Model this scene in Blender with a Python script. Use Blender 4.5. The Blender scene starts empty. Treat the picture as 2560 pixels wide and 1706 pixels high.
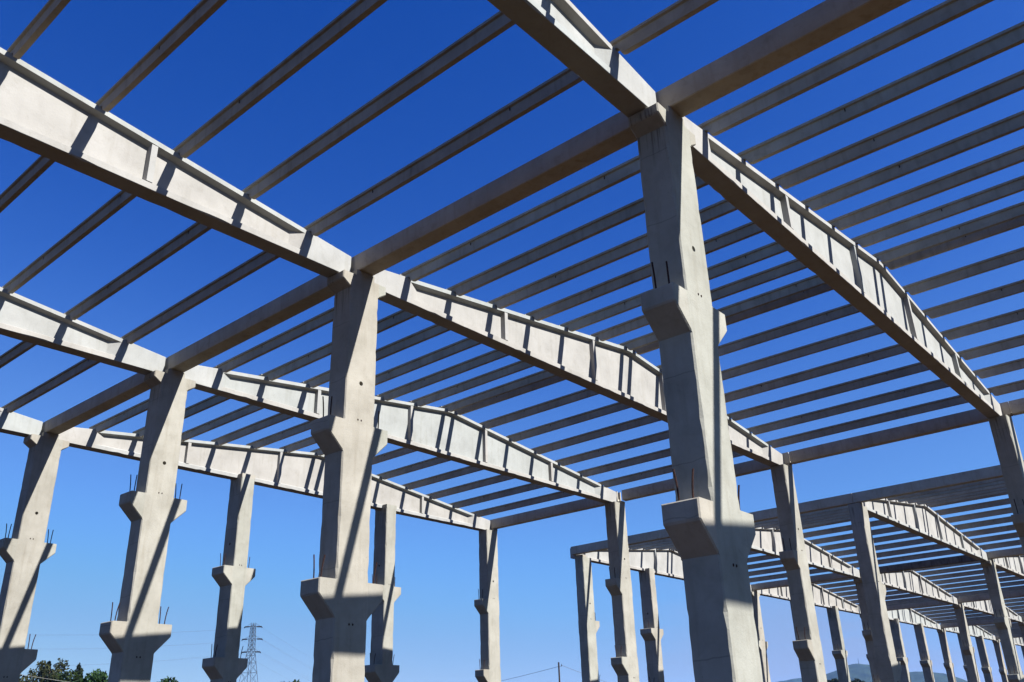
import bpy, bmesh, math, random
from mathutils import Vector, Matrix
random.seed(7)
SC = bpy.context.scene
COL = SC.collection

# ------------------------------------------------------------------ camera
CAM = Vector((-13.8406, -7.2519, -0.9496))
RIGHT = Vector((0.651477, -0.758086, -0.029719))
UP = Vector((-0.290458, -0.285416, 0.913330))
FWD = Vector((0.700865, 0.586381, 0.406135))
cd = bpy.data.cameras.new('camera')
cam = bpy.data.objects.new('camera', cd)
COL.objects.link(cam)
m = Matrix((RIGHT, UP, -FWD)).transposed().to_4x4()
m.translation = CAM
cam.matrix_world = m
cd.sensor_width = 36
cd.lens = 2207.53 / 2560 * 36
cd.clip_end = 30000
cd.clip_start = 0.1
SC.camera = cam

# ------------------------------------------------------------------ light
SUN_DIR = Vector((0.225, -1.0, 1.01)).normalized()      # towards the sun
elev = math.asin(SUN_DIR.z)
azim = math.atan2(SUN_DIR.x, SUN_DIR.y)                 # clockwise from +Y
world = bpy.data.worlds.new('World')
SC.world = world
world.use_nodes = True
nt = world.node_tree
nt.nodes.clear()
W = nt.nodes.new
L_ = nt.links.new
out = W('ShaderNodeOutputWorld')
bg = W('ShaderNodeBackground'); bg.inputs[1].default_value = 0.05
sky = W('ShaderNodeTexSky'); sky.sky_type = 'NISHITA'; sky.sun_disc = False
sky.sun_elevation = elev; sky.sun_rotation = azim
sky.altitude = 900; sky.air_density = 1.0; sky.dust_density = 0.0; sky.ozone_density = 6.0
# polarised, saturated blue
gam = W('ShaderNodeGamma'); gam.inputs[1].default_value = 1.0
hsv = W('ShaderNodeHueSaturation'); hsv.inputs['Saturation'].default_value = 1.0
hsv.inputs['Value'].default_value = 1.0
L_(sky.outputs[0], hsv.inputs['Color'])
dn = W('ShaderNodeVectorMath'); dn.operation = 'SCALE'; dn.inputs['Scale'].default_value = 1 / 8
L_(hsv.outputs[0], dn.inputs[0])
cv = W('ShaderNodeRGBCurve')
for ch, pts in enumerate((((0, 0), (.071, .010), (.163, .115), (.264, .180), (.431, .300), (1, .75)),
                          ((0, 0), (.139, .076), (.311, .305), (.442, .425), (.676, .510), (1, .75)),
                          ((0, 0), (.300, .41), (.587, .790), (.727, .90), (.868, .83), (1, .80)))):
    c = cv.mapping.curves[ch]
    c.points[0].location = pts[0]; c.points[1].location = pts[-1]
    for p in pts[1:-1]: c.points.new(*p)
cv.mapping.update()
L_(dn.outputs[0], cv.inputs['Color'])
skyc = W('ShaderNodeVectorMath'); skyc.operation = 'SCALE'; skyc.inputs['Scale'].default_value = 8
L_(cv.outputs[0], skyc.inputs[0])
# thin pinkish cloud veils low in the sky, laid out by direction
tc = W('ShaderNodeTexCoord')
sep = W('ShaderNodeSeparateXYZ'); L_(tc.outputs['Generated'], sep.inputs[0])
mp = W('ShaderNodeMapping'); mp.inputs['Scale'].default_value = (3.2, 3.2, 22)
mp.inputs['Location'].default_value = (0.6, 0.2, 0.1)
L_(tc.outputs['Generated'], mp.inputs[0])
nz = W('ShaderNodeTexNoise'); nz.inputs['Scale'].default_value = 1.6; nz.inputs['Detail'].default_value = 5
L_(mp.outputs[0], nz.inputs['Vector'])
cr = W('ShaderNodeValToRGB'); cr.color_ramp.elements[0].position = 0.36; cr.color_ramp.elements[1].position = 0.62
L_(nz.outputs[0], cr.inputs[0])
band = W('ShaderNodeMapRange'); band.interpolation_type = 'SMOOTHSTEP'
band.inputs['From Min'].default_value = 0.19; band.inputs['From Max'].default_value = 0.10
L_(sep.outputs[2], band.inputs['Value'])
mul = W('ShaderNodeMath'); mul.operation = 'MULTIPLY'
L_(cr.outputs[0], mul.inputs[0]); L_(band.outputs[0], mul.inputs[1])
mul2 = W('ShaderNodeMath'); mul2.operation = 'MULTIPLY'; mul2.inputs[1].default_value = 0.38
side = W('ShaderNodeMapRange'); side.interpolation_type = 'SMOOTHSTEP'
side.inputs['From Min'].default_value = 0.80; side.inputs['From Max'].default_value = 0.93
side.inputs['To Min'].default_value = 0.10
L_(sep.outputs[0], side.inputs['Value'])
mul3 = W('ShaderNodeMath'); mul3.operation = 'MULTIPLY'
L_(mul.outputs[0], mul3.inputs[0]); L_(side.outputs[0], mul3.inputs[1])
L_(mul3.outputs[0], mul2.inputs[0])
cm = W('ShaderNodeMixRGB'); cm.inputs[2].default_value = (3.3, 3.25, 4.5, 1)
L_(mul2.outputs[0], cm.inputs[0]); L_(skyc.outputs[0], cm.inputs[1])
L_(cm.outputs[0], bg.inputs[0]); L_(bg.outputs[0], out.inputs[0])

sd = bpy.data.lights.new('sun', 'SUN'); sd.energy = 5.0; sd.angle = math.radians(0.53)
sd.color = (1.0, 0.985, 0.95)
sun = bpy.data.objects.new('sun', sd); COL.objects.link(sun)
sun.rotation_euler = SUN_DIR.to_track_quat('Z', 'Y').to_euler()
sun.location = (0, -40, 60)

SC.view_settings.view_transform = 'Standard'
SC.view_settings.look = 'None'
SC.view_settings.exposure = 1.3
SC.view_settings.gamma = 1.0
SC.render.engine = 'CYCLES'

# ------------------------------------------------------------------ measures
GZ = -2.6                       # ground level
L = 27.583                      # bay span
PUR, DR = 1.948, 0.315          # purlin spacing, ridge purlin offset
ZT, SL, ZB = 11.304 - GZ, 0.119, 10.70 - GZ   # girder top at x=0, slope, underside (above ground)
HW = 0.2525                     # half girder width
Z1, Z2 = 6.48 - GZ, 2.505 - GZ  # corbel tops
ROWY = {-1: -10.0, 0: 0.0, 1: 10.04, 2: 20.107, 3: 29.754}
ROWX = {-1: -0.165, 0: 0.0, 1: 0.165, 2: 0.317, 3: 0.358}
FX, FY, FZ = 35.30, -0.205, -0.585            # far frame offsets
GYC = 0.135                     # girder centre line behind the row line


def xk(k):
    return L / 2 - DR - PUR * (7 - k) if k <= 7 else L / 2 + DR + PUR * (k - 8)


def gt(x):
    return ZT + SL * min(x, L - x)


# ------------------------------------------------------------------ materials
def newmat(name):
    mt = bpy.data.materials.new(name); mt.use_nodes = True
    n = mt.node_tree
    b = n.nodes['Principled BSDF']
    return mt, n, b


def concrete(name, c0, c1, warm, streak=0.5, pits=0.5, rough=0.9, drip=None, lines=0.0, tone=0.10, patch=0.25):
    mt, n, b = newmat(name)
    N = n.nodes.new; K = n.links.new
    geo = N('ShaderNodeNewGeometry'); oi = N('ShaderNodeObjectInfo')
    n1 = N('ShaderNodeTexNoise'); n1.inputs['Scale'].default_value = 0.9; n1.inputs['Detail'].default_value = 8
    n1.inputs['Roughness'].default_value = 0.62
    K(geo.outputs['Position'], n1.inputs['Vector'])
    r1 = N('ShaderNodeValToRGB'); r1.color_ramp.elements[0].position = 0.34; r1.color_ramp.elements[1].position = 0.68
    r1.color_ramp.elements[0].color = (*c0, 1); r1.color_ramp.elements[1].color = (*c1, 1)
    K(n1.outputs[0], r1.inputs[0])
    # warm / cool cast from piece to piece
    mx = N('ShaderNodeMixRGB'); mx.blend_type = 'MULTIPLY'; mx.inputs[0].default_value = 1
    rr = N('ShaderNodeValToRGB')
    rr.color_ramp.elements[0].color = (1.0, 0.955, 0.90, 1); rr.color_ramp.elements[1].color = (0.94, 0.985, 0.97, 1)
    e = rr.color_ramp.elements.new(0.5); e.color = (1.0, 0.99, 0.965, 1)
    K(oi.outputs['Random'], rr.inputs[0]); K(r1.outputs[0], mx.inputs[1]); K(rr.outputs[0], mx.inputs[2])
    # rain streaks and form marks
    mp = N('ShaderNodeMapping'); mp.inputs['Scale'].default_value = (5.0, 5.0, 0.45)
    K(geo.outputs['Position'], mp.inputs[0])
    n2 = N('ShaderNodeTexNoise'); n2.inputs['Scale'].default_value = 1.3; n2.inputs['Detail'].default_value = 6
    K(mp.outputs[0], n2.inputs['Vector'])
    r2 = N('ShaderNodeValToRGB'); r2.color_ramp.elements[0].position = 0.52; r2.color_ramp.elements[1].position = 0.78
    K(n2.outputs[0], r2.inputs[0])
    sm = N('ShaderNodeMath'); sm.operation = 'MULTIPLY'; sm.inputs[1].default_value = streak
    K(r2.outputs[0], sm.inputs[0])
    mx2 = N('ShaderNodeMixRGB'); mx2.blend_type = 'MULTIPLY'; mx2.inputs[2].default_value = (*warm, 1)
    K(sm.outputs[0], mx2.inputs[0]); K(mx.outputs[0], mx2.inputs[1])
    # air-bubble pits
    v = N('ShaderNodeTexVoronoi'); v.inputs['Scale'].default_value = 9.0
    K(geo.outputs['Position'], v.inputs['Vector'])
    r3 = N('ShaderNodeValToRGB'); r3.color_ramp.elements[0].position = 0.03; r3.color_ramp.elements[1].position = 0.12
    r3.color_ramp.elements[0].color = (0.45, 0.42, 0.38, 1); r3.color_ramp.elements[1].color = (1, 1, 1, 1)
    K(v.outputs['Distance'], r3.inputs[0])
    n4 = N('ShaderNodeTexNoise'); n4.inputs['Scale'].default_value = 1.7
    K(geo.outputs['Position'], n4.inputs['Vector'])
    r4 = N('ShaderNodeValToRGB'); r4.color_ramp.elements[0].position = 0.5; r4.color_ramp.elements[1].position = 0.62
    K(n4.outputs[0], r4.inputs[0])
    pm = N('ShaderNodeMath'); pm.operation = 'MULTIPLY'; pm.inputs[1].default_value = pits
    K(r4.outputs[0], pm.inputs[0])
    mx3 = N('ShaderNodeMixRGB'); mx3.blend_type = 'MULTIPLY'
    K(pm.outputs[0], mx3.inputs[0]); K(mx2.outputs[0], mx3.inputs[1]); K(r3.outputs[0], mx3.inputs[2])
    last = mx3.outputs[0]

    def times(fac, col):
        nonlocal last
        q = N('ShaderNodeMixRGB'); q.blend_type = 'MULTIPLY'; q.inputs[2].default_value = (*col, 1)
        K(fac, q.inputs[0]); K(last, q.inputs[1]); last = q.outputs[0]

    def math_(op, a, bb=None):
        q = N('ShaderNodeMath'); q.operation = op; q.use_clamp = op in ('MULTIPLY', 'SUBTRACT') and False
        for i, x in enumerate((a, bb)):
            if x is None: continue
            if isinstance(x, (int, float)): q.inputs[i].default_value = x
            else: K(x, q.inputs[i])
        return q.outputs[0]

    def ramp(src, p0, p1):
        q = N('ShaderNodeMapRange'); q.interpolation_type = 'SMOOTHSTEP'
        q.inputs['From Min'].default_value = p0; q.inputs['From Max'].default_value = p1
        K(src, q.inputs['Value']); return q.outputs[0]
    # weathered patches at a scale of decimetres
    n6 = N('ShaderNodeTexNoise'); n6.inputs['Scale'].default_value = 3.1; n6.inputs['Detail'].default_value = 9
    n6.inputs['Roughness'].default_value = 0.7; n6.inputs['Distortion'].default_value = 0.6
    K(geo.outputs['Position'], n6.inputs['Vector'])
    times(math_('MULTIPLY', ramp(n6.outputs[0], 0.50, 0.70), patch), (0.62, 0.58, 0.52))
    # overall tone differs from piece to piece
    w = N('ShaderNodeTexWhiteNoise'); w.noise_dimensions = '1D'; K(oi.outputs['Random'], w.inputs['W'])
    times(math_('MULTIPLY', w.outputs['Value'], tone * 2.4), (0.58, 0.58, 0.58))
    if lines or drip:
        tc2 = N('ShaderNodeTexCoord'); so = N('ShaderNodeSeparateXYZ'); K(tc2.outputs['Object'], so.inputs[0])
        sn = N('ShaderNodeSeparateXYZ'); K(geo.outputs['Normal'], sn.inputs[0])
        side_ = ramp(math_('ABSOLUTE', sn.outputs[0]), 0.7, 0.9)
    if lines:
        nl = N('ShaderNodeTexNoise'); nl.inputs['Scale'].default_value = 2.2; K(geo.outputs['Position'], nl.inputs['Vector'])
        wob = math_('MULTIPLY', nl.outputs[0], 0.09)
        zz = math_('ADD', math_('MULTIPLY', so.outputs[2], 0.62), wob)
        rnd_ = math_('ADD', zz, math_('MULTIPLY', oi.outputs['Random'], 3.0))
        fr = math_('FRACT', rnd_)
        ln = math_('SUBTRACT', 1.0, ramp(math_('ABSOLUTE', math_('SUBTRACT', fr, 0.5)), 0.004, 0.009))
        times(math_('MULTIPLY', math_('MULTIPLY', ln, math_('ADD', math_('MULTIPLY', side_, 0.8), 0.12)), lines), (0.42, 0.40, 0.37))
    if drip:
        md = N('ShaderNodeMapping'); md.inputs['Scale'].default_value = (13, 13, 0.8); K(geo.outputs['Position'], md.inputs[0])
        nd = N('ShaderNodeTexNoise'); nd.inputs['Scale'].default_value = 1.0; nd.inputs['Detail'].default_value = 3
        K(md.outputs[0], nd.inputs['Vector'])
        for top in drip:
            up = math_('SUBTRACT', top, so.outputs[2])
            band_ = math_('MULTIPLY', ramp(up, 0.0, 0.15), math_('SUBTRACT', 1.0, ramp(up, 0.5, 1.5)))
            msk = math_('MULTIPLY', band_, ramp(nd.outputs[0], 0.50, 0.66))
            times(math_('MULTIPLY', math_('MULTIPLY', msk, 0.8), math_('ADD', math_('MULTIPLY', side_, 0.9), 0.1)), (0.42, 0.38, 0.33))
    K(last, b.inputs['Base Color'])
    b.inputs['Roughness'].default_value = rough
    b.inputs['Specular IOR Level'].default_value = 0.2
    n5 = N('ShaderNodeTexNoise'); n5.inputs['Scale'].default_value = 22; n5.inputs['Detail'].default_value = 7
    K(geo.outputs['Position'], n5.inputs['Vector'])
    bp = N('ShaderNodeBump'); bp.inputs['Strength'].default_value = 0.22; bp.inputs['Distance'].default_value = 0.02
    K(n5.outputs[0], bp.inputs['Height'])
    K(bp.outputs[0], b.inputs['Normal'])
    return mt


M_COL = concrete('column_concrete', (0.245, 0.230, 0.198), (0.330, 0.312, 0.275), (0.74, 0.70, 0.64), pits=0.6, drip=(ZB,), lines=0.45, tone=0.10, patch=0.24)
M_GIR = concrete('girder_concrete', (0.272, 0.269, 0.259), (0.338, 0.335, 0.326), (0.80, 0.78, 0.73), streak=0.5, pits=0.6, tone=0.06, patch=0.22)
M_PUR = concrete('purlin_concrete', (0.265, 0.240, 0.200), (0.365, 0.335, 0.285), (0.68, 0.62, 0.55), streak=0.6, pits=0.25, tone=0.16, patch=0.35)
M_GUT = concrete('gutter_concrete', (0.33, 0.300, 0.252), (0.43, 0.395, 0.335), (0.68, 0.62, 0.54), tone=0.08, patch=0.45)
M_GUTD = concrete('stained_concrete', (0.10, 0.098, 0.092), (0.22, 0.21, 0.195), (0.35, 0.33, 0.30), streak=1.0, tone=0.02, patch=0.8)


def flat(name, c, rough=0.8, metal=0.0, noise=0.3, scale=6):
    mt, n, b = newmat(name)
    N = n.nodes.new; K = n.links.new
    geo = N('ShaderNodeNewGeometry')
    nz = N('ShaderNodeTexNoise'); nz.inputs['Scale'].default_value = scale; nz.inputs['Detail'].default_value = 6
    K(geo.outputs['Position'], nz.inputs['Vector'])
    r = N('ShaderNodeValToRGB')
    r.color_ramp.elements[0].position = 0.3; r.color_ramp.elements[1].position = 0.7
    r.color_ramp.elements[0].color = (*[x * (1 - noise) for x in c], 1)
    r.color_ramp.elements[1].color = (*[min(1, x * (1 + noise)) for x in c], 1)
    K(nz.outputs[0], r.inputs[0]); K(r.outputs[0], b.inputs['Base Color'])
    b.inputs['Roughness'].default_value = rough; b.inputs['Metallic'].default_value = metal
    b.inputs['Specular IOR Level'].default_value = 0.2
    return mt


M_RUST = flat('rusty_steel', (0.030, 0.013, 0.010), 0.85, 0.2, 0.6, 30)
M_PAD = flat('rubber_pad', (0.015, 0.015, 0.015), 0.7)
M_STEEL = flat('galvanised_steel', (0.07, 0.075, 0.085), 0.6, 0.5, 0.2)
M_GLASSY = flat('dark_insulator', (0.02, 0.018, 0.02), 0.4)
M_WOOD = flat('weathered_pole_wood', (0.045, 0.033, 0.025), 0.9)
M_CABLE = flat('cable', (0.10, 0.12, 0.15), 0.7)
M_PALE = flat('pale_cable', (0.16, 0.16, 0.15), 0.7)
M_BARK = flat('bark', (0.06, 0.045, 0.032), 0.95)
M_GROUND = flat('ground_soil', (0.028, 0.015, 0.0055), 0.95, 0, 0.35, 0.35)
M_HILL = flat('hill_woods', (0.018, 0.028, 0.016), 0.95, 0, 0.55, 0.02)


def leafmat(name, c):
    mt, n, b = newmat(name)
    N = n.nodes.new; K = n.links.new
    geo = N('ShaderNodeNewGeometry')
    nz = N('ShaderNodeTexNoise'); nz.inputs['Scale'].default_value = 0.8; nz.inputs['Detail'].default_value = 4
    K(geo.outputs['Position'], nz.inputs['Vector'])
    r = N('ShaderNodeValToRGB'); r.color_ramp.elements[0].position = 0.35; r.color_ramp.elements[1].position = 0.65
    r.color_ramp.elements[0].color = (c[0] * .5, c[1] * .55, c[2] * .5, 1)
    r.color_ramp.elements[1].color = (c[0] * 1.35, c[1] * 1.25, c[2], 1)
    K(nz.outputs[0], r.inputs[0]); K(r.outputs[0], b.inputs['Base Color'])
    b.inputs['Roughness'].default_value = 0.7; b.inputs['Specular IOR Level'].default_value = 0.15
    return mt


M_LEAF = {'green': leafmat('leaf_green', (0.018, 0.032, 0.008)), 'olive': leafmat('leaf_olive', (0.026, 0.030, 0.010)),
          'dark': leafmat('leaf_dark', (0.010, 0.017, 0.008)), 'bright': leafmat('leaf_bright', (0.014, 0.036, 0.007))}


# ------------------------------------------------------------------ helpers
def mesh(name, verts, faces, mat):
    me = bpy.data.meshes.new(name)
    me.from_pydata([tuple(v) for v in verts], [], faces)
    me.validate(); me.update()
    bm = bmesh.new(); bm.from_mesh(me); bmesh.ops.recalc_face_normals(bm, faces=bm.faces); bm.to_mesh(me); bm.free()
    if mat: me.materials.append(mat)
    return me


def from_bm(name, bm, mat):
    bmesh.ops.recalc_face_normals(bm, faces=bm.faces)
    me = bpy.data.meshes.new(name); bm.to_mesh(me); bm.free(); me.materials.append(mat)
    return me


def link(name, me, parent=None, loc=(0, 0, 0), rot=(0, 0, 0), label=None):
    o = bpy.data.objects.new(name, me); COL.objects.link(o)
    o.location = loc; o.rotation_euler = rot
    if parent: o.parent = parent
    if label: o['label'] = label
    return o


def tag(o, label, cat, group=None):
    n = len(label.replace('-', ' ').split())
    o['label'] = label; o['category'] = cat
    if group: o['group'] = group
    o['kind'] = 'thing'
    return o


def thing(name, label, cat, loc=(0, 0, 0), rz=0, group=None):
    o = bpy.data.objects.new(name, None); COL.objects.link(o)
    o.empty_display_size = 0.3
    o.location = loc; o.rotation_euler = (0, 0, rz)
    return tag(o, label, cat, group)


def dup(root, loc, label, rz=0, group=None):
    r = root.copy(); COL.objects.link(r); r.location = loc; r.rotation_euler = (0, 0, rz)
    r['label'] = label
    if group: r['group'] = group
    for ch in root.children:
        c = ch.copy(); COL.objects.link(c); c.parent = r
        for g in ch.children:
            d = g.copy(); COL.objects.link(d); d.parent = c
    return r


def loft(loops, cap=True):
    v = []; f = []
    n = len(loops[0])
    for lp in loops: v += list(lp)
    for i in range(len(loops) - 1):
        for j in range(n):
            a = i * n + j; b = i * n + (j + 1) % n
            f.append((a, b, b + n, a + n))
    if cap:
        f.append(tuple(range(n))[::-1]); f.append(tuple(range((len(loops) - 1) * n, len(loops) * n)))
    return v, f


def extrude_xz(pts, y0, y1):
    return loft([[(x, y0, z) for x, z in pts], [(x, y1, z) for x, z in pts]])


def bevel_bm(v, f, test, width, seg=1):
    bm = bmesh.new()
    vs = [bm.verts.new(p) for p in v]
    for q in f: bm.faces.new([vs[i] for i in q])
    bmesh.ops.recalc_face_normals(bm, faces=bm.faces)
    es = [e for e in bm.edges if test(e.verts[0].co, e.verts[1].co)]
    bmesh.ops.bevel(bm, geom=es, offset=width, segments=seg, affect='EDGES', clamp_overlap=True)
    return bm


def box(x0, x1, y0, y1, z0, z1):
    return extrude_xz([(x0, z0), (x1, z0), (x1, z1), (x0, z1)], y0, y1)


def tube(p, q, r, n=6, r2=None):
    p = Vector(p); q = Vector(q); d = (q - p).normalized()
    a = d.orthogonal().normalized(); b = d.cross(a)
    r2 = r if r2 is None else r2
    lo = [[p + (a * math.cos(t) + b * math.sin(t)) * r for t in [2 * math.pi * i / n for i in range(n)]],
          [q + (a * math.cos(t) + b * math.sin(t)) * r2 for t in [2 * math.pi * i / n for i in range(n)]]]
    return loft(lo)


def join(parts):
    V = []; F = []
    for v, f in parts:
        o = len(V); V += list(v); F += [tuple(i + o for i in q) for q in f]
    return V, F


# ------------------------------------------------------------------ columns
def shaft_mesh(hx, hy, z0, z1, zones, hole=None, cham=0.032):
    """zones: z ranges where a corbel butts on, there the arris is square; hole=(z, r, side)"""
    zs = {z0, z1}
    for a, b in zones:
        zs |= {a, b, a - 0.012, b + 0.012}
    if hole: zs |= {hole[0] - 0.2, hole[0] + 0.2}
    rj = random.Random(11)
    zq = z0
    while zq < z1 - 0.3:
        zq += rj.uniform(0.12, 0.32)
        if all(abs(zq - z) > 0.03 for z in zs) and not (hole and abs(zq - hole[0]) < 0.22): zs.add(zq)
    zs = sorted(z for z in zs if z0 <= z <= z1)
    loops = []
    for z in zs:
        c = 0.002 if any(a - 1e-6 <= z <= b + 1e-6 for a, b in zones) else (cham * rj.uniform(0.75, 1.2) if rj.random() < 0.93 else cham * 1.7)
        loops.append([(-hx + c, -hy, z), (hx - c, -hy, z), (hx, -hy + c, z), (hx, hy - c, z),
                      (hx - c, hy, z), (-hx + c, hy, z), (-hx, hy - c, z), (-hx, -hy + c, z)])
    v, f = loft(loops)
    if hole:
        hz, r, side = hole
        i = zs.index(sorted(zs, key=lambda z: abs(z - (hz - 0.2)))[0])
        j = 0 if side == 'front' else 6
        a = i * 8 + j; b = i * 8 + (j + 1) % 8
        f.remove((a, b, b + 8, a + 8))
        n = 16; base = len(v)
        for dep in (0.0, 0.16):
            for k in range(n):
                t = math.radians(-135 + 360 * k / n)
                if side == 'front': v.append((r * math.cos(t), -hy + dep, hz + r * math.sin(t)))
                else: v.append((-hx + dep, -r * math.cos(t), hz + r * math.sin(t)))
        C = [base + k for k in range(n)]
        cor = [a, b, b + 8, a + 8]
        for q in range(4):
            s = q * 4
            ring = [C[(s + k) % n] for k in range(5)]
            f.append((cor[q], cor[(q + 1) % 4], *ring[::-1]))
        for k in range(n):
            f.append((C[k], C[(k + 1) % n], C[(k + 1) % n] + n, C[k] + n))
        f.append(tuple(c + n for c in C))
    return v, f


def corbel_mesh(name, hx, hy, zt, out_, vert, drop, sgn):
    pts = [(0, zt), (out_, zt), (out_, zt - vert), (0, zt - drop)]
    v, f = extrude_xz([(sgn * (hx + x), z) for x, z in pts], -hy, hy)
    ed = hx + 1e-4
    bm = bevel_bm(v, f, lambda a, b: (abs(a.x) > ed or abs(b.x) > ed) and abs(a.z - b.z) > 1e-3 or
                  (abs(a.x) > ed and abs(b.x) > ed), 0.026)
    return from_bm(name, bm, M_COL)


def bar_mesh(h, lean):
    lo = []
    for i in range(5):
        t = i / 4
        z = -0.02 + (h + 0.02) * t
        cx = lean[0] * t * t; cy = lean[1] * t * t
        lo.append([(cx + 0.0175 * math.cos(a), cy + 0.0175 * math.sin(a), z) for a in [math.pi / 3 * k for k in range(6)]])
    return mesh('starter_bar', *loft(lo), M_RUST)


BARS = [bar_mesh(0.58, (0.03, 0.02)), bar_mesh(0.63, (-0.05, 0.0)), bar_mesh(0.55, (0.06, -0.03)), bar_mesh(0.60, (0.0, 0.045))]
v, f = loft([[(0.022 * math.cos(a), 0, 0.03 * math.sin(a)) for a in [math.pi / 4 * k for k in range(8)]],
             [(0.014 * math.cos(a), -0.012, 0.02 * math.sin(a)) for a in [math.pi / 4 * k for k in range(8)]]])
ANCHOR = mesh('lifting_anchor', v, f, M_RUST)


def column_proto(kind, label, group):
    ZB = globals()['ZB'] - 0.016
    """kind: centre (corbels both sides), left / right (corbels to one side), gable"""
    t = thing('precast_column', label, 'concrete column', (0, 0, 0), 0, group)
    if kind == 'gable': hx, hy = 0.36, 0.5
    else: hx, hy = 0.5, 0.36
    sides = {'centre': (-1, 1), 'left': (-1,), 'right': (1,), 'gable': (-1, 1)}[kind]
    zones = [(Z1 - 0.83, Z1), (Z2 - 0.87, Z2)]
    if kind == 'centre': zones.append((ZB - 0.415, ZB - 0.0001))
    hole = (7.57 - GZ, 0.062, 'left' if kind == 'gable' else 'front')
    v, f = shaft_mesh(hx, hy, 0, ZB, zones, hole)
    link('shaft', mesh('shaft', v, f, M_COL), t)
    bi = 0
    for s in sides:
        for zt, dr in ((Z1, 0.83), (Z2, 0.87)):
            c = link('corbel', corbel_mesh('corbel', hx, hy, zt, 0.49, 0.36, dr, s), t)
            for yy in (-0.17, 0.12):
                link('starter_bar', BARS[bi % 4], c, (s * (hx + 0.30), yy + random.uniform(-.02, .02), zt)); bi += 1
        if kind == 'centre':
            link('capital', corbel_mesh('capital', hx, hy, ZB, 0.27, 0.235, 0.415, s), t)
    if kind == 'centre':
        v, f = box(-0.31, 0.32, -hy, hy, ZB, ZB + 0.178)
        link('column_head', mesh('column_head', v, f, M_COL), t)
    elif kind in ('left', 'right'):
        s = 1 if kind == 'left' else -1
        xs = sorted((s * 0.13, s * 0.5))
        v, f = box(xs[0], xs[1], -hy, hy, ZB, ZB + 0.137)
        link('column_head', mesh('column_head', v, f, M_COL), t)
    else:
        for y0, y1 in ((-0.5, -HW + GYC - 0.012), (HW + GYC + 0.012, 0.5)):
            v, f = box(-hx, hx, y0, y1, ZB, ZB + 0.2)
            link('column_head', mesh('column_head', v, f, M_COL), t)
    for px0, px1, pz in {'centre': ((-0.72, -0.40, ZB), (0.40, 0.72, ZB), (-0.2, 0.25, ZB + 0.178)), 'left': ((-0.46, -0.08, ZB), (0.16, 0.5, ZB + 0.137)),
                         'right': ((0.08, 0.46, ZB), (-0.5, -0.16, ZB + 0.137)), 'gable': ((-0.3, 0.3, ZB),)}[kind]:
        v, f = box(px0, px1, GYC - 0.22 if kind != 'gable' else GYC - 0.21, GYC + 0.2, pz, pz + (0.014 if pz == ZB else 0.016))
        link('bearing_pad', mesh('bearing_pad', v, f, M_PAD), t)
    for dx in (-0.055, 0.055):
        for zz in (Z1 + 0.08, Z2 - 1.0):
            link('lifting_anchor', ANCHOR, t, (dx, -hy - 0.001, zz))
    return t


# ------------------------------------------------------------------ girders
def girder_proto(xs, xe, label, group):
    t = thing('roof_girder', label, 'roof girder', (0, 0, 0), 0, group)
    a0, a1 = max(1.93, xs + 1.3), L - 1.93
    for x0, x1, nm in ((xs, a0, 'end_block'), (a1, xe, 'end_block')):
        v, f = loft([[(x, -HW, ZB), (x, HW, ZB), (x, HW, gt(x)), (x, -HW, gt(x))] for x in (x0, x1)])
        bm = bevel_bm(v, f, lambda a, b: abs(a.x - b.x) > 0.1, 0.012)
        link('end_block', from_bm('end_block', bm, M_GIR), t)
    # bottom flange
    lo = []
    rj = random.Random(int(xe * 100))
    xs_ = [a0]
    while xs_[-1] < a1 - 0.4: xs_.append(xs_[-1] + rj.uniform(0.15, 0.4))
    for x in xs_ + [a1]:
        e1, e2 = [rj.uniform(.006, .016) if rj.random() < .9 else rj.uniform(.02, .045) for _ in range(2)]
        lo.append([(x, -HW + e1, ZB), (x, HW - e2, ZB), (x, HW, ZB + e2), (x, HW, ZB + 0.17), (x, 0.085, ZB + 0.25),
                   (x, -0.085, ZB + 0.25), (x, -HW, ZB + 0.17), (x, -HW, ZB + e1)])
    link('bottom_flange', mesh('bottom_flange', *loft(lo), M_GIR), t)
    # web with splayed ends
    lo = []
    for x, h in ((a0, HW), (a0 + 0.39, 0.092), (L / 2, 0.092), (a1 - 0.39, 0.092), (a1, HW)):
        top = gt(x) - 0.135
        lo.append([(x, -h, ZB + 0.171), (x, h, ZB + 0.171), (x, h, top), (x, -h, top)])
    link('web', mesh('web', *loft(lo), M_GIR), t)
    # top flange
    lo = []
    for x in (a0, L / 2 - 0.2, L / 2, L / 2 + 0.2, a1):
        z = gt(x) - (0.008 if x == L / 2 else 0)
        lo.append([(x, -HW, z), (x, -HW, z - 0.13), (x, -0.10, z - 0.19), (x, 0.10, z - 0.19), (x, HW, z - 0.13), (x, HW, z)])
    link('top_flange', mesh('top_flange', *loft(lo), M_GIR), t)
    for xr in (6.27, 11.34, L - 11.34, L - 6.27):
        for s in (-1, 1):
            lo = []
            for z in (ZB + 0.2, gt(xr) - 0.15):
                lo.append([(xr - 0.10, s * 0.08, z), (xr - 0.075, s * (HW - 0.004), z), (xr + 0.075, s * (HW - 0.004), z), (xr + 0.10, s * 0.08, z)])
            link('stiffener', mesh('stiffener', *loft(lo), M_GIR), t)
    return t


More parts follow.
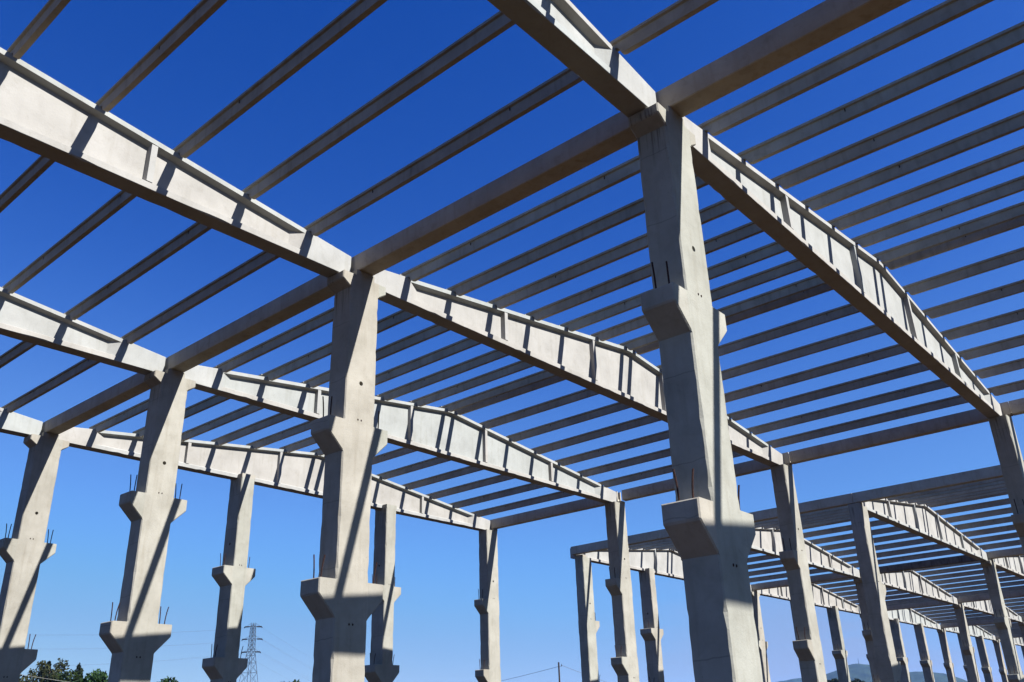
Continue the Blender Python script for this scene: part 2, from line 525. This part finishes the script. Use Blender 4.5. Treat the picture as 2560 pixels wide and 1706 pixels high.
# ------------------------------------------------------------------ purlins and gutters
def purlin_mesh(length, e0, e1, bow=0.0, hooks=True):
    """along +Y from 0 to length; bottom dapped over the girders"""
    d0 = GYC + HW + 0.10; d1 = length + GYC - HW - 0.10
    lo = []
    mid = [((d0 + d1) / 2 + q * (d1 - d0) / 2, -0.19) for q in (-.6, -.2, .2, .6)]
    for y, bt in ((GYC + 0.02 - e0, 0.0), (d0 - 0.07, 0.0), (d0 - 0.02, -0.05), (d0 + 0.02, -0.16), (d0 + 0.10, -0.19), *mid,
                  (d1 - 0.10, -0.19), (d1 - 0.02, -0.16), (d1 + 0.02, -0.05), (d1 + 0.07, 0.0), (length + GYC - 0.02 + e1, 0.0)):
        q = (y - length / 2) / (length / 2)
        sx = bow * (1 - min(1, q * q))
        lo.append([(x + sx, y, z + abs(bow) * .6 * (1 - min(1, q * q))) for x, z in ((-.115, .18), (-.115, .115), (-.064, .10), (-.060, bt), (.060, bt), (.064, .10), (.115, .115), (.115, .18))])
    v, f = loft(lo)
    me = mesh('roof_purlin', v, f, M_PUR)
    # cast-in lifting loops show as small dark ticks at the third points
    vv, ff = join([box(-0.070, -0.060, yy - 0.012, yy + 0.012, 0.02, 0.10) for yy in (length * .27, length * .73)])
    bm = bmesh.new(); bm.from_mesh(me)
    vs = [bm.verts.new(p) for p in vv]
    me.materials.append(M_RUST)
    for q in ff:
        fc = bm.faces.new([vs[i] for i in q]); fc.material_index = 1
    bm.to_mesh(me); bm.free()
    return me


def channel_mesh(name, x0, x1, flare, z0, z1, y0, y1, mat=None):
    w = 0.08
    pts = [(x0 + .02, z0), (x1 - .02, z0), (x1, z0 + .02), (x1 + flare, z1), (x1 + flare - w, z1), (x1 - w, z0 + 0.12),
           (x0 + w, z0 + 0.12), (x0 - flare + w, z1), (x0 - flare, z1), (x0, z0 + .02)]
    v, f = extrude_xz(pts, y0, y1)
    f = f[:-2]
    n = len(pts)
    for o in (0, n):      # concave caps as strips
        f += [(o + 0, o + 1, o + 2, o + 5, o + 6, o + 9), (o + 2, o + 3, o + 4, o + 5), (o + 6, o + 7, o + 8, o + 9)]
    return mesh(name, v, f, mat or M_GUT)


# ------------------------------------------------------------------ assemble the frames
NR = {-1: 'unseen', 0: 'nearest', 1: 'second', 2: 'third', 3: 'farthest'}
ORD = ['', 'first', 'second', 'third', 'fourth', 'fifth', 'sixth', 'seventh']


def spot(frame, row, x):
    if frame == 'near': return (x + ROWX[row], ROWY[row], GZ)
    return (FX + x + 0.15 * row, FY + 10.0 * row, GZ + FZ)


protos = {}


def column(kind, frame, row, x, label, group):
    loc = spot(frame, row, x)
    if kind not in protos:
        p = column_proto(kind, label, group); p.location = loc; protos[kind] = p
        return p
    return dup(protos[kind], loc, label, 0, group)


GN, GF = 'precast columns of the near frame', 'precast columns of the far frame'
DESC = {0: 'big nearest grey column in the middle line, with double corbels and rusty bars',
        1: 'second column of the middle line, a diagonal shadow across its cream face',
        2: 'third column of the middle line, a full diagonal stripe down its front',
        3: 'farthest column of the middle line, pinkish and cut by the left edge'}
for r in range(4):
    column('centre', 'near', r, 0.0, DESC[r], GN)
for r in range(4):
    column('left', 'near', r, L - 0.5, '%s column of the near frame\'s right edge line, corbels only on its left' % NR[r], GN)
for i, xg in enumerate((9.31, 18.55)):
    column('gable', 'near', 3, xg, '%s intermediate column under the farthest near-frame girder, short corbels both sides' % ('left' if i == 0 else 'right'), GN)
NB = 5
for r in (1, 2, 3):
    cc = column('right', 'far', r, (0.86 if r < 3 else 1.2), '%s column of the far frame\'s left edge line, under the long edge beam' % {1: 'nearest', 2: 'middle', 3: 'farthest'}[r], GF)
    if r == 3: cc.location.y -= 0.36
for bI in range(1, NB + 1):
    for r in (1, 2, 3):
        k = 'centre' if bI < NB else 'left'
        column(k, 'far', r, bI * L, '%s column in the %s inner line of the far frame, counted rightward' % ({1: 'nearest', 2: 'middle', 3: 'farthest'}[r], ORD[bI]), GF)
for bI in range(NB):
    for i, xg in enumerate((9.9 if bI == 0 else 9.31, 18.9 if bI == 0 else 18.27)):
        column('gable', 'far', 3, bI * L + xg, '%s intermediate gable column in the %s bay of the far frame' % (('left', 'right')[i], ORD[bI + 1]), GF)

# girders
GG = 'tapered roof girders'
gA = girder_proto(0.34, L - 0.40, 'x', GG)
gB = girder_proto(0.75, L - 0.34, 'x', GG)
gC = girder_proto(0.34, L - 0.34, 'x', GG)


def gloc(frame, row, x):
    a = spot(frame, row, x); return (a[0], a[1] + GYC, a[2])


used = set()


def girder(pr, frame, row, x, label):
    if pr.name not in used:
        used.add(pr.name); pr.location = gloc(frame, row, x); pr['label'] = label; return pr
    return dup(pr, gloc(frame, row, x), label, 0, GG)


GL = {0: 'nearest ridged white girder over the right bay, striped by purlin shadows, at upper right',
      1: 'second ridged white girder over the right bay, passing behind the big column',
      2: 'third ridged girder over the right bay, meeting the second middle column',
      3: 'farthest ridged girder over the right bay, carried on two intermediate columns'}
GLL = {0: 'nearest girder of the left bay, dark underside, leaving the top of the picture',
       1: 'second girder of the left bay, a long white beam at upper left',
       2: 'third girder of the left bay, white beam at the left edge',
       3: 'farthest girder of the left bay, only a short end seen at left'}
for r in range(4):
    girder(gA, 'near', r, 0, GL[r])
for r in range(4):
    girder(gC, 'near', r, -L, GLL[r])
girder(gA, 'near', -1, 0, 'right bay girder behind the viewpoint that shades the big column')
girder(gC, 'near', -1, -L, 'left bay girder behind the viewpoint')
for bI in range(NB):
    for r in range(4):
        girder(gB if bI == 0 else gC, 'far', r, bI * L,
               '%s ridged girder over the %s bay of the far frame' % (NR[r], ORD[bI + 1]))

# gutter beams
GB = 'channel gutter beams'


def beam(me, frame, row, x, rot, label, name='gutter_beam'):
    a = spot(frame, row, x)
    o = link(name, me, None, (a[0], a[1], a[2]), (0, 0, rot))
    return tag(o, label, 'gutter beam', GB)


def near_span(r):
    dx = ROWX[r + 1] - ROWX[r]; dy = ROWY[r + 1] - ROWY[r]
    return math.hypot(dx, dy), -math.atan2(dx, dy)


SPN = {-1: 'overhead span nearest the camera', 0: 'span between the nearest two girders', 1: 'span between second and third girders', 2: 'farthest span'}
for r in (-1, 0, 1, 2):
    ln, rot = near_span(r)
    e = 0.36 if r == 2 else -0.012
    me = channel_mesh('gutter_beam', -0.225, 0.295, 0.03, ZB + 0.182, ZB + 0.68, 0.012, ln + e)
    beam(me, 'near', r, 0, rot, 'grey gutter beam along the middle column line, ' + SPN[r])
    me = channel_mesh('edge_beam', L - 0.35, L + 0.03, 0.0, ZB + 0.14, ZB + 0.71, 0.012, ln + e)
    beam(me, 'near', r, 0, rot, 'grey edge beam along the near frame\'s right column line, ' + SPN[r], 'edge_beam')
frot = -math.atan2(0.15, 10.0); fln = math.hypot(0.15, 10.0)
FSP = {0: 'nearest span', 1: 'middle span', 2: 'farthest span'}
ea = channel_mesh('edge_beam', 0.31, 0.70, 0.0, ZB + 0.14, ZB + 0.69, 0.012, fln - 0.012)
eb = channel_mesh('edge_beam', 0.31, 0.70, 0.0, ZB + 0.14, ZB + 0.69, 0.012, fln + 0.0)
ga = channel_mesh('gutter_beam', -0.225, 0.295, 0.03, ZB + 0.182, ZB + 0.68, 0.012, fln - 0.012)
gb = channel_mesh('gutter_beam', -0.225, 0.295, 0.03, ZB + 0.182, ZB + 0.68, 0.012, fln + 0.36)
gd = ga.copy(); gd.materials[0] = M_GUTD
for r in range(3):
    beam(eb if r == 2 else ea, 'far', r, 0, frot, 'long grey edge beam on the far frame\'s left side, ' + FSP[r], 'edge_beam')
    for bI in range(1, NB + 1):
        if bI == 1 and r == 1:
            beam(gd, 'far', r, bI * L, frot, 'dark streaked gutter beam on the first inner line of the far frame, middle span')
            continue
        beam(gb if r == 2 else ga, 'far', r, bI * L, frot, 'grey gutter beam on the %s inner line of the far frame, %s' % (ORD[bI], FSP[r]))

# purlins
GPN, GPF = 'roof purlins of the near frame', 'roof purlins of the far frame'


def pname(k):
    if k == 7: return 'left ridge purlin'
    if k == 8: return 'right ridge purlin'
    if k < 7: return ORD[k] + ' purlin up the left slope'
    return ORD[k - 8] + ' purlin below the right ridge'


def rname(k):
    return 'ridge purlin' if k == 7 else ORD[k] + ' purlin left of the gutter'


SP2 = {-1: 'span nearest camera', 0: 'second span', 1: 'third span', 2: 'farthest span'}
_rj = random.Random(99)


def JX(): return _rj.uniform(-0.012, 0.012)




def purlin(me, frame, row, x, top, rot, label, group):
    a = spot(frame, row, 0)
    c, s = math.cos(rot), math.sin(rot)
    loc = (a[0] + x, a[1], a[2] + top + 0.016)
    o = link('roof_purlin', me, None, loc, (0, 0, rot))
    return tag(o, label, 'roof purlin', group)


for r in (-1, 0, 1, 2):
    ln, rot = near_span(r)
    mes = [purlin_mesh(ln, 0, HW if r == 2 else 0, bw) for bw in (0.0, 0.014, -0.012, 0.02)]
    for k in range(1, 15):
        purlin(mes[(k * 7 + r) % 4], 'near', r, xk(k) + 0.08 + JX(), gt(xk(k)), rot, '%s, right bay of near frame, %s' % (pname(k), SP2[r]), GPN)
    kmax = {-1: 2, 0: 7, 1: 6, 2: 3}[r]
    for k in range(1, kmax + 1):
        purlin(mes[(k * 5 + r) % 4], 'near', r, -xk(k) + 0.05 + JX(), gt(xk(k)), rot, '%s, left bay of near frame, %s' % (rname(k), SP2[r]), GPN)
pf = [purlin_mesh(fln, 0, 0, b_) for b_ in (0, .014, -.012)]; pe = [purlin_mesh(fln, 0, HW, b_) for b_ in (0, .014, -.012)]
for bI in range(NB):
    for r in range(3):
        for k in range(1, 15):
            purlin((pe if r == 2 else pf)[(k * 5 + r + bI) % 3], 'far', r, bI * L + xk(k) + 0.08 + JX(), gt(xk(k)), frot,
                   '%s, %s bay of far frame, %s' % (pname(k), ORD[bI + 1], FSP[r]), GPF)

# ------------------------------------------------------------------ ground and hills
me = mesh('ground', [(-3000, -3000, GZ), (9000, -3000, GZ), (9000, 9000, GZ), (-3000, 9000, GZ)], [(0, 1, 2, 3)], M_GROUND)
g = link('ground', me); g['kind'] = 'structure'


def hill(name, cx, cy, bumps, half, depth, seed):
    """ridge laid square to the view line through (cx, cy); bumps: (offset, height, width)"""
    rnd = random.Random(seed)
    d = Vector((cx, cy)).normalized(); t = Vector((d.y, -d.x))
    ph = [rnd.uniform(0, 6.28) for _ in range(8)]
    nx, ny = 160, 24
    v = []; f = []
    for j in range(ny + 1):
        q = -1 + 2 * j / ny
        for i in range(nx + 1):
            s = -half + 2 * half * i / nx
            h = sum(a * math.exp(-((s - o) / w) ** 2) for o, a, w in bumps)
            h *= math.exp(-(q * 1.9) ** 2)
            h += (math.sin(s / 37 + ph[0] + q * 3) + math.sin(s / 19 + ph[1]) * .6 + math.sin(s / 8 + ph[2] + q * 9) * .35) * 2.2 * min(1, h / 60)
            h -= 3
            p = Vector((cx, cy)) + t * s + d * (q * depth)
            v.append((p.x, p.y, GZ + h))
    for j in range(ny):
        for i in range(nx):
            a = j * (nx + 1) + i
            f.append((a, a + 1, a + nx + 2, a + nx + 1))
    o = link(name, mesh(name, v, f, M_HILL)); o['kind'] = 'structure'
    return o


hill('hill', 3740, 1384, [(0, 165, 720), (0, 52, 130), (280, 30, 120), (-160, 10, 90)], 1500, 900, 3)
hill('hill', 4540, 2059, [(0, 190, 500), (60, 24, 120), (500, 60, 300), (-500, 60, 260)], 1300, 900, 5)
hv, hf = join([tube((0, 0, -4), (0, 0, 24), 1.6, 5, 0.7)])
o = link('radio_mast', mesh('radio_mast', hv, hf, M_STEEL), None, (3738, 1380, 209))
tag(o, 'thin radio mast on the summit of the blue hill', 'mast')


# ------------------------------------------------------------------ trees
def tree(name, kind, label, loc, h, w, leaf, seed, group, n=1800, size=0.42):
    rnd = random.Random(seed)
    t = thing(name, label, 'tree', loc, 0, group)
    th = h * (0.93 if kind in ('cypress', 'conifer') else 0.55)
    parts = [tube((0, 0, -0.3), (rnd.uniform(-.2, .2), rnd.uniform(-.2, .2), th), h * 0.022, 7, h * 0.006)]
    cl = []
    if kind == 'broad':
        for i in range(11):
            a = rnd.uniform(0, 6.28); e = rnd.uniform(0.15, 1.0)
            z0 = h * rnd.uniform(0.25, 0.5)
            c = Vector((math.cos(a) * w * .5 * math.sqrt(1 - (e * 0.8) ** 2) * rnd.uniform(.55, 1), math.sin(a) * w * .5 * math.sqrt(1 - (e * .8) ** 2) * rnd.uniform(.55, 1), h * (0.42 + 0.45 * e)))
            parts.append(tube((0, 0, z0), c, h * 0.01, 5, h * 0.003))
            cl.append((c, w * rnd.uniform(0.15, 0.25)))
        cl.append((Vector((0, 0, h * 0.84)), w * 0.2)); cl.append((Vector((0, 0, h * 0.6)), w * 0.28))
    elif kind == 'open':
        for i in range(14):
            a = rnd.uniform(0, 6.28); c = Vector((math.cos(a) * w * rnd.uniform(.1, .45), math.sin(a) * w * rnd.uniform(.1, .45), h * rnd.uniform(.5, .97)))
            parts.append(tube((0, 0, h * rnd.uniform(.2, .45)), c, h * 0.009, 5, h * 0.002))
            cl.append((c, w * rnd.uniform(0.12, 0.24)))
    else:
        for i in range(16):
            q = i / 15
            rr = w * 0.5 * ((1 - q) ** (0.8 if kind == 'conifer' else 0.5)) * (0.85 if kind == 'conifer' else 0.75) + 0.2
            cl.append((Vector((rnd.uniform(-.1, .1), rnd.uniform(-.1, .1), h * (0.1 + 0.87 * q))), rr))
    v, f = join(parts)
    link('trunk', mesh('trunk', v, f, M_BARK), t)
    V = []; F = []
    pw = 2 if kind in ('broad', 'open') else 1
    tot = sum(c[1] ** pw for c in cl)
    for c, r in cl:
        for i in range(int(n * r ** pw / tot)):
            d = Vector((rnd.gauss(0, 1), rnd.gauss(0, 1), rnd.gauss(0, 1))).normalized()
            q = c + d * r * rnd.uniform(0.1 if kind == 'open' else 0.45, 1.08) ** 0.6 * (1 if rnd.random() < .93 else 1.2)
            if kind in ('cypress', 'conifer'): q.z = c.z + (q.z - c.z) * min(1.6, max(0.8, 0.05 * h / r))
            s = size * rnd.uniform(.5, 1.1)
            a = Vector((rnd.gauss(0, 1), rnd.gauss(0, 1), rnd.gauss(0, .6))).normalized(); b = a.orthogonal().normalized()
            b = (Matrix.Rotation(rnd.uniform(0, 6.28), 3, a) @ b)
            cc = a.cross(b)
            o = len(V)
            V += [q - b * s, q + cc * s * .55, q + b * s, q - cc * s * .55]
            F.append((o, o + 1, o + 2, o + 3))
    me = bpy.data.meshes.new('crown'); me.from_pydata([tuple(p) for p in V], [], F); me.materials.append(M_LEAF[leaf])
    link('crown', me, t)
    return t


TG = 'trees beyond the near frame at lower left'
TL = [
    ('broadleaf_tree', 'broad', 'olive broadleaf tree half hidden behind the farthest middle column', (41.6, 132.3), 11.2, 8.0, 'olive'),
    ('broadleaf_tree', 'open', 'thin feathery tree between the corbel and the dark conifer', (43.9, 131.0), 13.0, 4.0, 'olive'),
    ('conifer_tree', 'conifer', 'dark pointed conifer in the middle of the left tree clump', (45.0, 130.2), 13.3, 3.4, 'dark'),
    ('broadleaf_tree', 'open', 'sparse twiggy tree just right of the dark conifer', (45.9, 131.5), 13.2, 4.2, 'olive'),
    ('broadleaf_tree', 'broad', 'green round topped tree right of the sparse twiggy tree', (47.0, 129.4), 12.1, 5.6, 'green'),
    ('broadleaf_tree', 'broad', 'low brownish green bushy tree at the right end of the clump', (47.9, 129.9), 10.9, 5.0, 'olive'),
    ('cypress_tree', 'cypress', 'slim dark cypress left of the round bright tree', (48.8, 129.0), 12.8, 1.7, 'dark'),
    ('cypress_tree', 'cypress', 'thin leaning cypress squeezed against the round bright tree', (49.4, 129.4), 12.2, 1.0, 'green'),
    ('broadleaf_tree', 'broad', 'round bright green tree left of the third middle column', (50.3, 128.3), 12.4, 5.6, 'bright'),
    ('cypress_tree', 'cypress', 'tiny cypress tip beside the third middle column', (51.7, 127.6), 10.8, 0.9, 'dark'),
    ('broadleaf_tree', 'broad', 'lone round green treetop right of the third middle column', (59.4, 123.6), 11.4, 5.2, 'bright'),
    ('broadleaf_tree', 'broad', 'dark treetop showing right of the steel pylon', (74.5, 114.0), 10.5, 4.6, 'green'),
]
for i, (nm, kd, lb, (x, y), h, w, lf) in enumerate(TL):
    tree(nm, kd, lb, (x, y, GZ), h, w, lf, 20 + i, TG, n=3200 if kd == 'broad' else 2400 if kd in ('conifer', 'cypress') else 1500, size=0.30 if kd != 'open' else 0.24)
rt = tree('broadleaf_tree', 'broad', 'leftmost dark tree of the far row under the blue hill', (263.5, 107.0, GZ), 14.3, 6.0, 'dark', 60, 'dark trees in front of the blue hill', n=2600, size=0.42)
rnd = random.Random(5)
ORD2 = ORD + ['eighth', 'ninth', 'tenth', 'eleventh', 'twelfth', 'thirteenth', 'fourteenth']
for i in range(10):
    t_ = i + 1
    x = 263.5 + 0.49 * t_ + rnd.uniform(-3, 3); y = 107.0 - 1.36 * t_
    o = dup(rt, (x, y, GZ), '%s dark tree from the left in the row below the blue hill' % ORD2[t_ + 1], rnd.uniform(0, 6), 'dark trees in front of the blue hill')
    s = rnd.uniform(.93, 1.05); o.scale = (s, s, s)

# ------------------------------------------------------------------ pylon, poles, wires
py = thing('lattice_pylon', 'grey steel lattice pylon with three pairs of arms on the skyline', 'pylon', (153.2, 241.9, GZ), math.atan2(-0.758, 0.651) + 0.0)
py.rotation_euler = (0, 0, math.radians(-44))
prof = [(0, 5.3), (9, 4.0), (18.4, 2.55), (27.6, 1.02), (31.3, 0.92), (35.8, 0.62)]


def hw(z):
    for (a, wa), (b, wb) in zip(prof, prof[1:]):
        if z <= b: return wa + (wb - wa) * (z - a) / (b - a)
    return prof[-1][1]


def corner(i, z):
    a = math.radians(20 + 90 * i); r = hw(z) * 1.1
    return Vector((math.cos(a) * r, math.sin(a) * r, z))


for i in range(4):
    ps = [tube(corner(i, a[0]), corner(i, b[0]), 0.085, 4) for a, b in zip(prof, prof[1:])]
    link('leg', mesh('leg', *join(ps), M_STEEL), py)
ps = []
z = 0
zs = [0]
while z < 35:
    z += max(1.1, hw(z) * 1.35); zs.append(min(z, 35.8))
for a, b in zip(zs, zs[1:]):
    for i in range(4):
        ps.append(tube(corner(i, a), corner((i + 1) % 4, b), 0.045, 3)); ps.append(tube(corner((i + 1) % 4, a), corner(i, b), 0.045, 3))
        ps.append(tube(corner(i, b), corner((i + 1) % 4, b), 0.045, 3))
link('bracing', mesh('bracing', *join(ps), M_STEEL), py)
arm_z = [(34.7, 2.6), (31.0, 3.0), (27.2, 2.75)]
for z, hl in arm_z:
    for s in (-1, 1):
        ps = [tube((s * 0.4, 0.5, z), (s * hl, 0, z), 0.06, 4), tube((s * 0.4, -0.5, z), (s * hl, 0, z), 0.06, 4), tube((s * 0.4, 0, z + 1.1), (s * hl * .85, 0, z + .02), 0.045, 4)]
        a = link('cross_arm', mesh('cross_arm', *join(ps), M_STEEL), py)
        v, f = join([tube((s * (hl - 1.5), 0.0, z - .02), (s * hl, 0, z - 0.08), 0.2, 6), tube((s * hl, 0, z - .08), (s * hl + s * 0.15, 0.1, z - 0.45), 0.14, 6)])
        link('insulator', mesh('insulator', v, f, M_GLASSY), a)


def cable(name, p, q, sag, r, mat, label, group=None, n=24):
    p = Vector(p); q = Vector(q); pts = []
    for i in range(n + 1):
        t = i / n; c = p.lerp(q, t); c.z -= sag * 4 * t * (1 - t); pts.append(c)
    lo = []
    for i, c in enumerate(pts):
        d = (pts[min(i + 1, n)] - pts[max(i - 1, 0)]).normalized(); a = d.orthogonal().normalized(); b = d.cross(a)
        lo.append([c + (a * math.cos(k * 1.5708) + b * math.sin(k * 1.5708)) * r for k in range(4)])
    return tag(link(name, mesh(name, *loft(lo), mat)), label, 'cable', group)


a44 = math.radians(-44)
for i, (z, hl) in enumerate(arm_z):
    lev = ('top', 'middle', 'lowest')[i]
    for s in (-1, 1):
        x = 153.2 + math.cos(a44) * hl * s; y = 241.9 + math.sin(a44) * hl * s
        side = 'left' if s < 0 else 'right'
        cable('power_line', (x, y, GZ + z - .3), (54 + i + s * 2.5, 316 - s * 2, [33.5, 29.2, 23.4][i] + s * .3), 2.6, 0.016, M_CABLE,
              'faint wire running left from the pylon\'s %s %s arm' % (lev, side), 'wires running left from the pylon')
        cable('power_line', (x, y, GZ + z - .3), (481.6 + s * 4, 487 - s * 4, [26.0, 20.5, 15.1][i]), 9.0, 0.014, M_CABLE,
              'faint wire sagging right from the pylon\'s %s %s arm' % (lev, side), 'wires running right from the pylon')
pl = thing('utility_pole', 'dark wooden utility pole standing right of the slim far column', 'utility pole', (57.43, 47.85, GZ))
link('pole', mesh('pole', *tube((0, 0, -0.3), (0, 0, 7.78), 0.10, 10, 0.075), M_WOOD), pl)
link('bracket', mesh('bracket', *tube((0, 0, 7.4), (0.17, -0.20, 7.42), 0.015, 6), M_STEEL), pl)
link('insulator', mesh('insulator', *tube((0.17, -0.20, 7.4), (0.17, -0.20, 7.62), 0.045, 8, 0.02), M_GLASSY), pl)
cable('overhead_wire', (57.43, 47.85, 4.8), (70.3, 91.9, 3.3), 0.5, 0.018, M_CABLE, 'thin dark wire sloping down left from the wooden pole')
cable('overhead_wire', (57.6, 47.65, 4.9), (80.8, 48.8, 1.6), 0.25, 0.018, M_CABLE, 'thin dark wire sloping down right from the wooden pole')
cable('overhead_wire', (5.6, 49.5, 3.48), (15.3, 45.2, 1.83), 0.1, 0.014, M_PALE, 'pale cable crossing in front of the lower left trees')

# ------------------------------------------------------------------ haze
HAZE = True
if HAZE:
    v, f = box(-2500, 6200, -2500, 6200, GZ - 1.0, 260)
    mt = bpy.data.materials.new('haze'); mt.use_nodes = True
    n = mt.node_tree; n.nodes.clear()
    o_ = n.nodes.new('ShaderNodeOutputMaterial'); pv = n.nodes.new('ShaderNodeVolumePrincipled')
    pv.inputs['Color'].default_value = (0.20, 0.46, 1.0, 1)
    pv.inputs['Density'].default_value = 0.00006
    n.links.new(pv.outputs[0], o_.inputs['Volume'])
    h = link('haze', mesh('haze', v, f, mt)); h['kind'] = 'stuff'
